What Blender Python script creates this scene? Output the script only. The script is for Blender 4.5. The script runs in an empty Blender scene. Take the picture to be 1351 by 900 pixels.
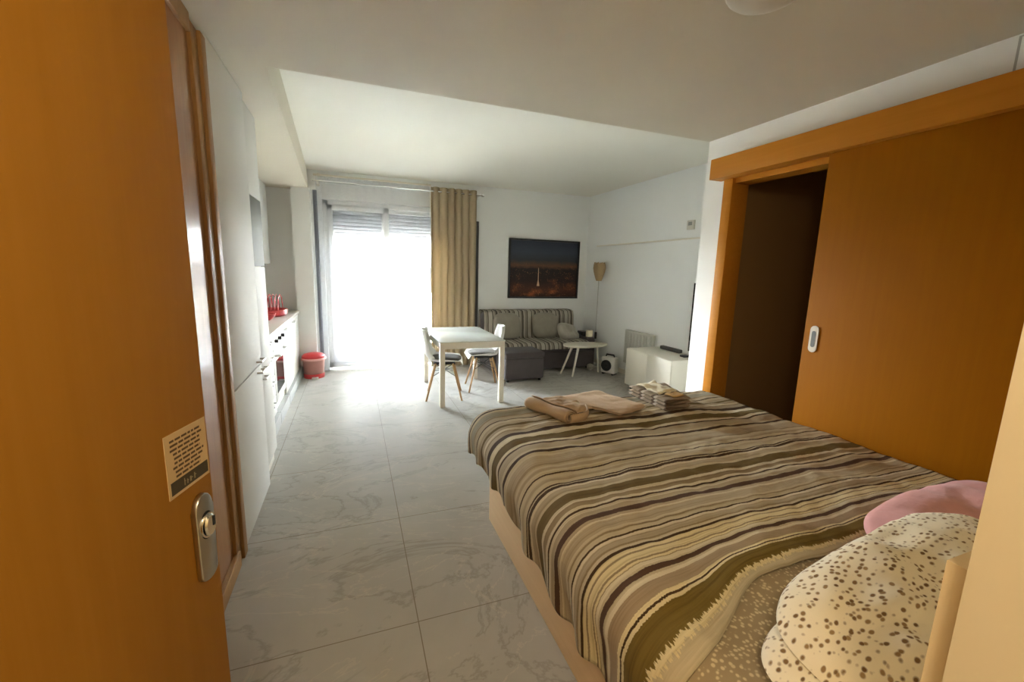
import bpy, bmesh, math, random
from mathutils import Vector, Matrix, noise, Euler
random.seed(7)
PI = math.pi
sc = bpy.context.scene
COL = sc.collection

# ------------------------------------------------------------------ helpers
def srgb(r, g, b):
    f = lambda c: (c/255)/12.92 if c/255 <= .04045 else (((c/255)+.055)/1.055)**2.4
    return (f(r), f(g), f(b), 1)

def principled(name, col, rough=.5, metal=0.0, spec=.5, coat=0.0):
    m = bpy.data.materials.new(name); m.use_nodes = True
    p = m.node_tree.nodes['Principled BSDF']
    p.inputs['Base Color'].default_value = col
    p.inputs['Roughness'].default_value = rough
    p.inputs['Metallic'].default_value = metal
    p.inputs['Specular IOR Level'].default_value = spec
    p.inputs['Coat Weight'].default_value = coat
    return m

class N:
    """small node-tree writer"""
    def __init__(s, m):
        s.m = m; s.t = m.node_tree; s.p = s.t.nodes.get('Principled BSDF')
    def new(s, typ, **kw):
        n = s.t.nodes.new(typ)
        for k, v in kw.items(): setattr(n, k, v)
        return n
    def link(s, a, b): s.t.links.new(a, b)
    def coord(s, kind='Object', scale=(1, 1, 1), loc=(0, 0, 0)):
        c = s.new('ShaderNodeTexCoord'); mp = s.new('ShaderNodeMapping')
        mp.inputs['Scale'].default_value = scale; mp.inputs['Location'].default_value = loc
        s.link(c.outputs[kind], mp.inputs['Vector']); return mp.outputs['Vector']
    def noise(s, vec, scale, detail=4, rough=.5, dist=0):
        n = s.new('ShaderNodeTexNoise')
        n.inputs['Scale'].default_value = scale; n.inputs['Detail'].default_value = detail
        n.inputs['Roughness'].default_value = rough; n.inputs['Distortion'].default_value = dist
        s.link(vec, n.inputs['Vector']); return n
    def ramp(s, fac, stops, interp='LINEAR'):
        r = s.new('ShaderNodeValToRGB'); cr = r.color_ramp; cr.interpolation = interp
        while len(cr.elements) > 1: cr.elements.remove(cr.elements[0])
        cr.elements[0].position = stops[0][0]; cr.elements[0].color = stops[0][1]
        for p, c in stops[1:]:
            e = cr.elements.new(p); e.color = c
        s.link(fac, r.inputs['Fac']); return r.outputs['Color']
    def mix(s, fac, a, b, mode='MIX'):
        n = s.new('ShaderNodeMix', data_type='RGBA', blend_type=mode)
        for sock, v in ((n.inputs[0], fac), (n.inputs[6], a), (n.inputs[7], b)):
            if hasattr(v, 'is_output') or isinstance(v, bpy.types.NodeSocket): s.link(v, sock)
            else: sock.default_value = v
        return n.outputs[2]
    def math(s, op, a, b=0.0):
        n = s.new('ShaderNodeMath', operation=op)
        for i, v in enumerate((a, b)):
            if isinstance(v, bpy.types.NodeSocket): s.link(v, n.inputs[i])
            else: n.inputs[i].default_value = v
        return n.outputs[0]
    def bump(s, h, strength=.2, dist=.01):
        b = s.new('ShaderNodeBump'); b.inputs['Strength'].default_value = strength
        b.inputs['Distance'].default_value = dist
        s.link(h, b.inputs['Height']); s.link(b.outputs['Normal'], s.p.inputs['Normal'])
    def base(s, c): s.link(c, s.p.inputs['Base Color'])

# -- mesh builders (all in world coordinates unless a thing is rotated)
def box(bm, x0, y0, z0, x1, y1, z1, bev=0.0, seg=2):
    vs = [bm.verts.new((x, y, z)) for x in (x0, x1) for y in (y0, y1) for z in (z0, z1)]
    fs = [(0, 1, 3, 2), (4, 6, 7, 5), (0, 4, 5, 1), (2, 3, 7, 6), (0, 2, 6, 4), (1, 5, 7, 3)]
    faces = [bm.faces.new([vs[i] for i in f]) for f in fs]
    if bev > 0:
        es = list({e for f in faces for e in f.edges})
        bmesh.ops.bevel(bm, geom=es, offset=bev, segments=seg, profile=.5, affect='EDGES', clamp_overlap=True)
    return vs

def tube(bm, pts, r, n=10, cap=True):
    pts = [Vector(p) for p in pts]
    rs = r if isinstance(r, (list, tuple)) else [r]*len(pts)
    rings = []
    up = None
    for i, p in enumerate(pts):
        t = (pts[min(i+1, len(pts)-1)]-pts[max(i-1, 0)]).normalized()
        if up is None:
            a = Vector((0, 0, 1)) if abs(t.z) < .9 else Vector((1, 0, 0))
            up = (a-t*a.dot(t)).normalized()
        else:
            up = (up-t*up.dot(t)).normalized()
        b = t.cross(up)
        rings.append([bm.verts.new(p+(up*math.cos(2*PI*k/n)+b*math.sin(2*PI*k/n))*rs[i]) for k in range(n)])
    for a, b in zip(rings, rings[1:]):
        for k in range(n):
            bm.faces.new((a[k], a[(k+1) % n], b[(k+1) % n], b[k]))
    if cap:
        bm.faces.new(rings[0][::-1]); bm.faces.new(rings[-1])

def lathe(bm, prof, c=(0, 0, 0), n=32, sx=1, sy=1, close=False):
    rings = []
    for r, z in prof:
        if r < 1e-6: rings.append([bm.verts.new((c[0], c[1], c[2]+z))])
        else: rings.append([bm.verts.new((c[0]+sx*r*math.cos(2*PI*k/n), c[1]+sy*r*math.sin(2*PI*k/n), c[2]+z)) for k in range(n)])
    for a, b in zip(rings, rings[1:]):
        for k in range(n):
            k2 = (k+1) % n
            if len(a) == 1 and len(b) == 1: continue
            if len(a) == 1: bm.faces.new((a[0], b[k2], b[k]))
            elif len(b) == 1: bm.faces.new((a[k], a[k2], b[0]))
            else: bm.faces.new((a[k], a[k2], b[k2], b[k]))

def grid(bm, f, nu, nv, uv=None):
    """f(i/nu, j/nv) -> point; returns verts"""
    vs = [[bm.verts.new(f(i/nu, j/nv)) for j in range(nv+1)] for i in range(nu+1)]
    lay = bm.loops.layers.uv.verify() if uv else None
    for i in range(nu):
        for j in range(nv):
            fa = bm.faces.new((vs[i][j], vs[i+1][j], vs[i+1][j+1], vs[i][j+1]))
            if uv:
                for lp, (a, b) in zip(fa.loops, ((i, j), (i+1, j), (i+1, j+1), (i, j+1))):
                    lp[lay].uv = uv(a/nu, b/nv)
    return vs

def prism(bm, pts, z0, z1, bev=0):
    a = [bm.verts.new((x, y, z0)) for x, y in pts]; b = [bm.verts.new((x, y, z1)) for x, y in pts]
    n = len(pts)
    fs = [bm.faces.new(a[::-1]), bm.faces.new(b)]
    for i in range(n): fs.append(bm.faces.new((a[i], a[(i+1) % n], b[(i+1) % n], b[i])))
    if bev:
        es = list(set(fs[0].edges) | set(fs[1].edges))
        bmesh.ops.bevel(bm, geom=es, offset=bev, segments=2, profile=.5, affect='EDGES', clamp_overlap=True)

def pillow_bm(w, d, t, nu=36, nv=30, wr=.012, seed=0, power=.5, pinch=.06, under=1.0):
    """puffed cushion lying in local xy, thickness t"""
    bm = bmesh.new()
    for s in (1, -1):
        def f(a, b):
            u = a*2-1; v = b*2-1
            px = 1-pinch*(1-abs(u)**3)*abs(v)**4*0
            h = ((1-abs(u)**3.2)*(1-abs(v)**3.2))
            h = max(h, 0)**power
            x = u*w/2*math.sqrt(1-.34*v**4); y = v*d/2*math.sqrt(1-.34*u**4)
            z = s*h*t/2*(1 if s > 0 else under)
            z += wr*h*noise.noise(Vector((x*7+seed, y*7, s*3+seed)))+wr*.6*h*noise.noise(Vector((x*17+seed, y*15, s)))
            return (x, y, z)
        vs = grid(bm, f, nu, nv)
        if s < 0: bmesh.ops.reverse_faces(bm, faces=list({fa for r in vs for v in r for fa in v.link_faces}))
    bmesh.ops.remove_doubles(bm, verts=bm.verts, dist=1e-4)
    return bm

OFF = {}
def world_off(o): return OFF.get(o.name, Vector((0, 0, 0)))
def obj(name, bm, mat, parent=None, smooth=35, local=False, solid=None):
    if parent is not None and not local:
        off = world_off(parent)
        if off.length: bmesh.ops.translate(bm, verts=bm.verts, vec=-off)
    me = bpy.data.meshes.new(name)
    bmesh.ops.recalc_face_normals(bm, faces=bm.faces)
    bm.to_mesh(me); bm.free()
    if mat: me.materials.append(mat)
    if smooth:
        me.polygons.foreach_set('use_smooth', [True]*len(me.polygons))
        me.set_sharp_from_angle(angle=math.radians(smooth))
    o = bpy.data.objects.new(name, me); COL.objects.link(o)
    if parent is not None:
        o.parent = parent; OFF[o.name] = world_off(parent)
    if solid:
        md = o.modifiers.new('thick', 'SOLIDIFY'); md.thickness = solid; md.offset = 0
    return o
def tag(o, label, cat, group=None):
    o['label'] = label; o['category'] = cat
    if group: o['group'] = group
    return o
def thing(name, label, cat, loc=(0, 0, 0), rz=0, group=None):
    o = bpy.data.objects.new(name, None); COL.objects.link(o); o.empty_display_size = .1
    o.location = loc; o.rotation_euler = (0, 0, rz); OFF[o.name] = Vector(loc)
    return tag(o, label, cat, group)
def struct(name, bm, mat, parent=None, smooth=30):
    o = obj(name, bm, mat, parent, smooth)
    if parent is None: o['kind'] = 'structure'
    return o
def B(*boxes, bev=0.0):
    bm = bmesh.new()
    for b in boxes: box(bm, *b, bev=bev)
    return bm

# ------------------------------------------------------------------ materials
def wall_mat(name, col):
    m = principled(name, col, .75, spec=.3); n = N(m)
    v = n.coord(); t = n.noise(v, 60, 3); n.bump(t.outputs['Fac'], .06, .004)
    t2 = n.noise(v, 1.3, 3)
    n.base(n.mix(t2.outputs['Fac'], (col[0]*.96, col[1]*.96, col[2]*.95, 1), col)); return m
M = {}
M['wall'] = wall_mat('white_wall_paint', srgb(238, 239, 235))
M['ceiling'] = wall_mat('low_ceiling_shade_tone', srgb(213, 204, 184))  # darkened, so the low ceiling's shade sits in its colour
M['cream'] = wall_mat('cream_wall_paint', srgb(218, 201, 165))
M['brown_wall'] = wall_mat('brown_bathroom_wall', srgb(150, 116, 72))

def wood_mat(name, c1, c2, rough, grain_axis='z', coat=0.0, sc_=1.0):
    m = principled(name, c1, rough, coat=coat, spec=.08); n = N(m)
    s = {'z': (9, 9, .5), 'y': (9, .5, 9), 'x': (.5, 9, 9)}[grain_axis]
    v = n.coord('Object', tuple(k*sc_ for k in s))
    t = n.noise(v, 4, 6, .6, .4)
    n.base(n.ramp(t.outputs['Fac'], [(.3, c1), (.7, c2)]))
    n.bump(t.outputs['Fac'], .03, .002)
    n.p.inputs['Coat Roughness'].default_value = .18
    return m
M['orange_wood'] = wood_mat('varnished_orange_wood', srgb(148, 89, 0), srgb(153, 94, 0), .6)
M['entrance_wood'] = wood_mat('entrance_door_veneer', srgb(160, 110, 33), srgb(166, 116, 39), .5)
M['orange_wood_h'] = wood_mat('varnished_orange_wood_lying', srgb(184, 120, 36), srgb(190, 126, 41), .5, 'y')
M['gloss_wood'] = wood_mat('glossy_wood_panel', srgb(158, 114, 70), srgb(168, 122, 76), .45, coat=.22)
M['frame_wood'] = wood_mat('brown_wood_frame', srgb(150, 112, 66), srgb(164, 124, 76), .4)
M['base_wood'] = wood_mat('bed_base_laminate', srgb(226, 192, 146), srgb(232, 199, 154), .45, 'y')
M['leg_wood'] = wood_mat('beech_wood', srgb(170, 135, 95), srgb(186, 150, 108), .45)
M['white_gloss'] = principled('white_lacquer', srgb(215, 213, 205), .55, spec=.06)
M['white_satin'] = principled('white_satin_lacquer', srgb(228, 222, 205), .35)
M['white_plastic'] = principled('white_plastic', srgb(225, 224, 218), .3)
M['white_metal'] = principled('white_powder_coated_metal', srgb(225, 218, 200), .35)
M['steel'] = principled('brushed_steel', (.55, .54, .5, 1), .3, 1)
M['chrome'] = principled('chrome', (.8, .8, .78, 1), .12, 1)
M['dark_metal'] = principled('dark_metal', (.03, .03, .03, 1), .4, .6)
M['black'] = principled('black_plastic', (.012, .012, .012, 1), .35)
M['black_glass'] = principled('black_glass', (.01, .01, .012, 1), .06)
M['grey_panel'] = principled('grey_appliance_front', srgb(140, 142, 136), .55, spec=.06)
M['plinth'] = principled('grey_plinth', srgb(170, 170, 165), .4)
M['worktop'] = principled('pale_worktop', srgb(205, 198, 186), .25)
M['red_plastic'] = principled('red_plastic', srgb(205, 62, 62), .3)
M['glass_top'] = principled('frosted_white_glass', srgb(214, 216, 205), .12)
M['rubber'] = principled('dark_rubber', (.03, .03, .03, 1), .7)

def fabric(name, col, scale=350, bump=.25, rough=.9, var=.12):
    m = principled(name, col, rough, spec=.2); n = N(m); v = n.coord()
    t = n.noise(v, scale, 2); n.bump(t.outputs['Fac'], bump, .003)
    t2 = n.noise(v, 14, 4)
    n.base(n.mix(t2.outputs['Fac'], tuple(c*(1-var) for c in col[:3])+(1,), tuple(min(1, c*(1+var)) for c in col[:3])+(1,)))
    m.node_tree.nodes['Principled BSDF'].inputs['Sheen Weight'].default_value = .15
    return m
M['sofa_dark'] = fabric('charcoal_upholstery', srgb(88, 82, 82))
M['grey_cushion'] = fabric('grey_cushion_cloth', srgb(146, 140, 126))
M['grey_fleece'] = fabric('light_grey_fleece', srgb(176, 170, 156), 120, .5)
M['seat_pad'] = fabric('dark_grey_felt', srgb(98, 94, 88), 160, .4)
M['beige_towel'] = fabric('beige_terry', srgb(208, 178, 142), 420, .6, var=.06)
M['tan_towel'] = fabric('tan_terry', srgb(186, 158, 124), 420, .6, var=.06)
M['pink_fleece'] = fabric('pink_fleece', srgb(218, 160, 156), 60, .7)
M['cream_cloth'] = fabric('cream_cotton', srgb(232, 222, 190), 300, .3, var=.05)
M['mustard_cloth'] = fabric('mustard_cotton', srgb(214, 180, 120), 300, .3)
M['dark_curtain'] = fabric('charcoal_blackout_cloth', srgb(78, 76, 74))
M['mattress'] = fabric('mattress_cloth', srgb(205, 200, 188))

def striped(name, stops, axis=0, kind='Object', period=None):
    m = principled(name, (1, 1, 1, 1), .9, spec=.2); n = N(m)
    c = n.new('ShaderNodeTexCoord'); sep = n.new('ShaderNodeSeparateXYZ')
    n.link(c.outputs[kind], sep.inputs[0]); f = sep.outputs[axis]
    nz = n.noise(n.coord(kind), 9, 3)
    f = n.math('ADD', f, n.math('MULTIPLY', n.math('SUBTRACT', nz.outputs['Fac'], .5), .012))
    if period: f = n.math('FRACT', n.math('DIVIDE', f, period))
    n.base(n.ramp(f, stops)); t = n.noise(n.coord(), 300, 2); n.bump(t.outputs['Fac'], .3, .003)
    return m
g1, g2, g3 = srgb(176, 169, 155), srgb(142, 135, 122), srgb(92, 86, 76)
def hard(seq):
    out = []
    for p, c in seq: out.append((p, c))
    return out
sofa_seq = [(0, g1), (.20, g1), (.22, g3), (.27, g3), (.29, g1), (.46, g2), (.48, g3), (.60, g3), (.62, g1), (.70, g1), (.73, g2), (.86, g2), (.88, g3), (.93, g3), (.95, g1), (1, g1)]
M['sofa_stripe'] = striped('grey_striped_throw', sofa_seq, 0, 'Object', .22)

# bedspread: stripes follow the cloth (uv.y = metres from the head end)
def bedspread_mat():
    m = principled('striped_bedspread', (1, 1, 1, 1), .85, spec=.25); n = N(m)
    pal = dict(g=srgb(170, 165, 145), t=srgb(186, 170, 142), L=srgb(224, 212, 182), l=srgb(205, 191, 160), d=srgb(76, 55, 28), o=srgb(116, 98, 54),
               m=srgb(158, 139, 107), b=srgb(92, 68, 50), C=srgb(234, 219, 174), O=srgb(124, 104, 44), k=srgb(172, 151, 122))
    seq = [(2.40,'d'),(2.385,'l'),(2.36,'g'),(2.30,'m'),(2.285,'t'),(2.24,'d'),(2.228,'l'),(2.20,'t'),(2.165,'o'),(2.14,'t'),(2.115,'L'),(2.09,'m'),(2.078,'t'),(2.04,'d'),(2.001,'L'),(1.954,'o'),(1.887,'L'),(1.861,'d'),(1.845,'t'),(1.786,'l'),(1.767,'d'),(1.743,'l'),(1.711,'t'),(1.642,'m'),(1.626,'l'),(1.602,'t'),(1.579,'l'),(1.556,'d'),(1.545,'l'),(1.519,'t'),(1.498,'l'),(1.474,'d'),(1.463,'l'),(1.457,'d'),(1.44,'L'),(1.424,'t'),(1.393,'l'),(1.375,'o'),(1.323,'L'),(1.306,'m'),(1.279,'L'),(1.264,'d'),(1.253,'L'),(1.238,'t'),(1.214,'b'),(1.188,'t'),(1.174,'L'),(1.163,'t'),(1.124,'l'),(1.112,'m'),(1.104,'l'),(1.084,'d'),(1.076,'L'),(1.063,'t'),(1.039,'m'),(1.031,'l'),(1.019,'d'),(1.008,'C'),(0.993,'m'),(0.986,'C'),(0.964,'m'),(0.957,'C'),(0.949,'m'),(0.945,'L'),(0.933,'l'),(0.927,'b'),(0.909,'l'),(0.9,'L'),(0.889,'k'),(0.852,'C'),(0.842,'d'),(0.837,'C'),(0.828,'O'),(0.775,'C'),(0.762,'l'),(0.73,'l')]
    seq = seq[::-1]
    extra = [(2.43,'t'),(2.45,'d'),(2.465,'l'),(2.50,'t'),(2.53,'o'),(2.57,'L'),(2.60,'d'),(2.615,'l'),(2.66,'t'),(2.70,'b'),(2.72,'L'),(2.76,'t'),(2.82,'d'),(2.84,'l'),(2.9,'t')]
    # seq entries: colour starts (going up in y) just below the given position of the previous one
    lst = []
    for i, (y, c) in enumerate(seq):
        lo = seq[i][0] if i == 0 else seq[i][0]
        lst.append((y, c))
    # each tuple (y,c) came from reading downwards: c covers from y down to the next lower entry
    bands = []
    for i in range(len(seq)):
        lo = seq[i-1][0] if i else .60
        bands.append((lo, pal[seq[i][1]]))
    top = seq[-1][0]
    prev = top
    for y, c in extra:
        bands.append((prev, pal[c])); prev = y
    n0, n1 = .6, 3.0
    uvn = n.new('ShaderNodeUVMap'); sep = n.new('ShaderNodeSeparateXYZ'); n.link(uvn.outputs[0], sep.inputs[0])
    # slight hand-woven wobble plus streaks along the threads
    mp = n.new('ShaderNodeMapping'); n.link(uvn.outputs[0], mp.inputs['Vector']); mp.inputs['Scale'].default_value = (3, 3, 1)
    wob = n.noise(mp.outputs[0], 1.2, 2)
    mp2 = n.new('ShaderNodeMapping'); n.link(uvn.outputs[0], mp2.inputs['Vector']); mp2.inputs['Scale'].default_value = (260, 8, 1)
    fr = n.noise(mp2.outputs[0], 1, 3)
    y = n.math('ADD', sep.outputs[1], n.math('MULTIPLY', n.math('SUBTRACT', wob.outputs['Fac'], .5), .012))
    y = n.math('ADD', y, n.math('MULTIPLY', n.math('SUBTRACT', fr.outputs['Fac'], .5), .007))
    # ragged edge of the wide olive border
    mp4 = n.new('ShaderNodeMapping'); n.link(uvn.outputs[0], mp4.inputs['Vector']); mp4.inputs['Scale'].default_value = (95, 5, 1)
    rg = n.noise(mp4.outputs[0], 1, 3, .7)
    near = n.math('LESS_THAN', sep.outputs[1], .80)
    y = n.math('ADD', y, n.math('MULTIPLY', n.math('MULTIPLY', n.math('SUBTRACT', rg.outputs['Fac'], .5), .05), near))
    fac = n.math('DIVIDE', n.math('SUBTRACT', y, n0), n1-n0)
    chunk = 14
    cur = None
    for k in range(0, len(bands), chunk):
        part = bands[k:k+chunk]
        stops = []
        p0 = part[0][0]; p1 = bands[k+chunk][0] if k+chunk < len(bands) else 3.0
        for i, (lo, c) in enumerate(part): stops.append((max(0, (lo-p0)/(p1-p0)), c))
        r = n.ramp(n.math('DIVIDE', n.math('SUBTRACT', y, p0), p1-p0), stops, 'CONSTANT')
        if cur is None: cur = r
        else:
            sw = n.math('GREATER_THAN', fac, (part[0][0]-n0)/(n1-n0))
            cur = n.mix(sw, cur, r)
    mp3 = n.new('ShaderNodeMapping'); n.link(uvn.outputs[0], mp3.inputs['Vector']); mp3.inputs['Scale'].default_value = (9, 260, 1)
    st = n.noise(mp3.outputs[0], 1, 3, .6)
    cur = n.mix(.75, cur, n.ramp(st.outputs['Fac'], [(.3, (.78, .77, .74, 1)), (.7, (1.0, 1.0, 1.0, 1))]), 'MULTIPLY')
    mp5 = n.new('ShaderNodeMapping'); n.link(uvn.outputs[0], mp5.inputs['Vector']); mp5.inputs['Scale'].default_value = (.8, 62, 1)
    st2 = n.noise(mp5.outputs[0], 1, 3, .7, .3)
    cur = n.mix(.9, cur, n.ramp(st2.outputs['Fac'], [(.32, (.66, .62, .54, 1)), (.46, (.92, .9, .86, 1)), (.6, (1, 1, 1, 1))]), 'MULTIPLY')
    n.base(cur)
    n.bump(n.math('ADD', st.outputs['Fac'], fr.outputs['Fac']), .35, .004)
    return m
M['bedspread'] = bedspread_mat()

def dotted(name, ground, spots, scale, lo, hi, ground2=None, vecscale=(1, 1, 1)):
    m = principled(name, ground, .85, spec=.2); n = N(m)
    v = n.coord('UV' if False else 'Object', vecscale)
    wn = n.noise(v, 6, 2)
    vv = n.mix(.03, v, wn.outputs['Color'])
    vo = n.new('ShaderNodeTexVoronoi'); vo.inputs['Scale'].default_value = scale; vo.inputs['Randomness'].default_value = .8
    n.link(vv, vo.inputs['Vector'])
    nn = n.noise(v, scale*.9, 1)
    d = n.math('ADD', vo.outputs['Distance'], n.math('MULTIPLY', n.math('SUBTRACT', nn.outputs['Fac'], .5), .35))
    f = n.ramp(d, [(lo-.04, (1, 1, 1, 1)), (hi, (0, 0, 0, 1))])
    # spots vary in tone
    tone = n.mix(n.math('FRACT', n.math('MULTIPLY', vo.outputs['Color'], 1.0)), spots[0], spots[1])
    g = ground
    if ground2: g = n.mix(n.noise(v, 5, 2).outputs['Fac'], ground, ground2)
    n.base(n.mix(f, g, tone))
    t = n.noise(v, 250, 2); n.bump(t.outputs['Fac'], .15, .002)
    return m
M['pillow_dots'] = dotted('spotted_pillow_cotton', srgb(246, 240, 222), (srgb(112, 82, 48), srgb(172, 142, 98)), 52, .27, .40, srgb(248, 232, 194), (1, 1.5, 1))
M['sheet_dots'] = dotted('spotted_taupe_sheet', srgb(166, 148, 118), (srgb(222, 208, 170), srgb(212, 196, 158)), 78, .28, .42)
M['blanket_stripe'] = striped('grey_brown_striped_blanket', [(0, srgb(150, 134, 112)), (.3, srgb(150, 134, 112)), (.36, srgb(190, 176, 158)), (.5, srgb(190, 176, 158)), (.56, srgb(104, 88, 70)), (.7, srgb(104, 88, 70)), (.76, srgb(160, 144, 122)), (1, srgb(150, 134, 112))], 1, 'Object', .13)

def beige_curtain_mat():
    m = principled('beige_curtain_cloth', srgb(186, 169, 139), .85, spec=.2); n = N(m)
    tr = n.new('ShaderNodeBsdfTranslucent'); tr.inputs['Color'].default_value = srgb(206, 190, 160)
    mx = n.new('ShaderNodeMixShader'); mx.inputs[0].default_value = .22
    out = n.t.nodes['Material Output']
    n.link(n.p.outputs[0], mx.inputs[1]); n.link(tr.outputs[0], mx.inputs[2]); n.link(mx.outputs[0], out.inputs['Surface'])
    t = n.noise(n.coord(), 280, 2); n.bump(t.outputs['Fac'], .2, .002)
    return m
M['beige_curtain'] = beige_curtain_mat()
def sheer_mat():
    m = bpy.data.materials.new('white_sheer_voile'); m.use_nodes = True; n = N(m); n.t.nodes.remove(n.p)
    out = n.t.nodes['Material Output']
    a = n.new('ShaderNodeBsdfTransparent'); a.inputs['Color'].default_value = (.97, .98, 1, 1)
    d = n.new('ShaderNodeBsdfDiffuse'); d.inputs['Color'].default_value = (.86, .88, .92, 1)
    t = n.new('ShaderNodeBsdfTranslucent'); t.inputs['Color'].default_value = (.86, .88, .92, 1)
    m1 = n.new('ShaderNodeMixShader'); m1.inputs[0].default_value = .55
    n.link(d.outputs[0], m1.inputs[1]); n.link(t.outputs[0], m1.inputs[2])
    m2 = n.new('ShaderNodeMixShader')
    w = n.noise(n.coord('Object', (400, 1, 400)), 1, 1)
    n.link(n.ramp(w.outputs['Fac'], [(.3, (.13, .13, .13, 1)), (.7, (.29, .29, .29, 1))]), m2.inputs[0])
    n.link(a.outputs[0], m2.inputs[1]); n.link(m1.outputs[0], m2.inputs[2]); n.link(m2.outputs[0], out.inputs['Surface'])
    return m
M['sheer'] = sheer_mat()
def glass_mat():
    m = bpy.data.materials.new('window_glass'); m.use_nodes = True; n = N(m); n.t.nodes.remove(n.p)
    out = n.t.nodes['Material Output']
    a = n.new('ShaderNodeBsdfTransparent'); g = n.new('ShaderNodeBsdfGlossy'); g.inputs['Roughness'].default_value = .02
    fr = n.new('ShaderNodeFresnel'); fr.inputs['IOR'].default_value = 1.45
    mx = n.new('ShaderNodeMixShader'); n.link(fr.outputs[0], mx.inputs[0])
    n.link(a.outputs[0], mx.inputs[1]); n.link(g.outputs[0], mx.inputs[2]); n.link(mx.outputs[0], out.inputs['Surface'])
    return m
M['glass'] = glass_mat()

def floor_mat():
    m = principled('marbled_porcelain_tile', srgb(150, 142, 128), .3, spec=.022); n = N(m)
    c = n.new('ShaderNodeTexCoord'); pos = c.outputs['Object']
    big = n.noise(pos, .9, 6, .6, .8)
    col = n.ramp(big.outputs['Fac'], [(.25, srgb(166, 162, 153)), (.5, srgb(180, 177, 168)), (.75, srgb(190, 187, 179))])
    # dark veins and pale veins: thin bands where a distorted noise crosses a value
    v1 = n.noise(n.coord('Object', (.7, 1.25, 1), (3.1, 1.7, 0)), 1.0, 7, .62, 1.6)
    d1 = n.math('ABSOLUTE', n.math('SUBTRACT', v1.outputs['Fac'], .5))
    col = n.mix(n.ramp(d1, [(0, (.30, .30, .30, 1)), (.020, (0, 0, 0, 1))]), col, srgb(108, 98, 84))
    v2 = n.noise(n.coord('Object', (.8, 1.5, 1), (8.3, 4.2, 0)), 1.1, 7, .6, 1.9)
    d2 = n.math('ABSOLUTE', n.math('SUBTRACT', v2.outputs['Fac'], .52))
    col = n.mix(n.ramp(d2, [(0, (.45, .45, .45, 1)), (.010, (0, 0, 0, 1))]), col, srgb(206, 198, 182))
    # grout every .82 m
    sep = n.new('ShaderNodeSeparateXYZ'); n.link(pos, sep.inputs[0])
    def line(s, o, pitch):
        f = n.math('FRACT', n.math('ADD', n.math('DIVIDE', n.math('SUBTRACT', s, o), pitch), 100.5))
        return n.math('LESS_THAN', n.math('ABSOLUTE', n.math('SUBTRACT', f, .5)), .0022/pitch)
    g = n.math('MAXIMUM', line(sep.outputs[0], .22, .82), line(sep.outputs[1], 1.64, .82))
    col = n.mix(g, col, srgb(138, 129, 114))
    n.base(col)
    rr = n.noise(pos, 3, 4); n.link(n.ramp(rr.outputs['Fac'], [(.3, (.26, .26, .26, 1)), (.7, (.36, .36, .36, 1))]), n.p.inputs['Roughness'])
    nb = n.noise(pos, 1.6, 3); n.bump(n.math('SUBTRACT', nb.outputs['Fac'], n.math('MULTIPLY', g, .5)), .05, .01)
    return m
M['floor'] = floor_mat()

def print_mat():
    """night view over a lit city: slate sky, orange haze at the skyline, scattered lamps"""
    m = principled('night_city_print', (.02, .02, .02, 1), .55, spec=.25); n = N(m)
    c = n.new('ShaderNodeTexCoord'); sep = n.new('ShaderNodeSeparateXYZ'); n.link(c.outputs['Generated'], sep.inputs[0])
    z = sep.outputs[2]
    nz = n.noise(n.coord('Generated', (5, 1, 9)), 2.2, 5)
    zz = n.math('ADD', z, n.math('MULTIPLY', n.math('SUBTRACT', nz.outputs['Fac'], .5), .09))
    col = n.ramp(zz, [(0, srgb(58, 36, 26)), (.12, srgb(84, 50, 34)), (.3, srgb(50, 38, 34)), (.5, srgb(44, 38, 34)), (.56, srgb(104, 70, 50)), (.60, srgb(86, 66, 54)), (.66, srgb(56, 58, 62)), (.8, srgb(60, 66, 78)), (1, srgb(48, 53, 65))])
    vo = n.new('ShaderNodeTexVoronoi'); vo.inputs['Scale'].default_value = 1; n.link(n.coord('Generated', (46, 1, 34)), vo.inputs['Vector'])
    dot = n.ramp(vo.outputs['Distance'], [(.1, (1, 1, 1, 1)), (.32, (0, 0, 0, 1))])
    low = n.ramp(z, [(.02, (1, 1, 1, 1)), (.32, (.45, .45, .45, 1)), (.58, (.25, .25, .25, 1)), (.62, (0, 0, 0, 1))])
    cl = n.noise(n.coord('Generated', (3.4, 1, 4)), 1.5, 3)
    lum = n.math('MULTIPLY', n.math('MULTIPLY', dot, low), n.ramp(cl.outputs['Fac'], [(.45, (.05, .05, .05, 1)), (.68, (1, 1, 1, 1))]))
    col = n.mix(lum, col, srgb(236, 160, 96))
    bl = n.ramp(cl.outputs['Fac'], [(.52, (0, 0, 0, 1)), (.75, (.7, .7, .7, 1))])
    col = n.mix(n.math('MULTIPLY', bl, n.ramp(z, [(.15, (1, 1, 1, 1)), (.42, (0, 0, 0, 1))])), col, srgb(176, 96, 52))
    n.base(col); return m
M['print'] = print_mat()
M['mast_light'] = principled('printed_pale_light', srgb(196, 160, 128), .5)

# ------------------------------------------------------------------ setting
ZL, ZH = 2.52, 2.79
XR, XT, YF, YD = 2.57, 3.85, 6.60, 2.68
floor_bm = B((-1.6, -1.8, -.1, 4.2, 6.75, 0))
struct('floor', floor_bm, M['floor'])
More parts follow.
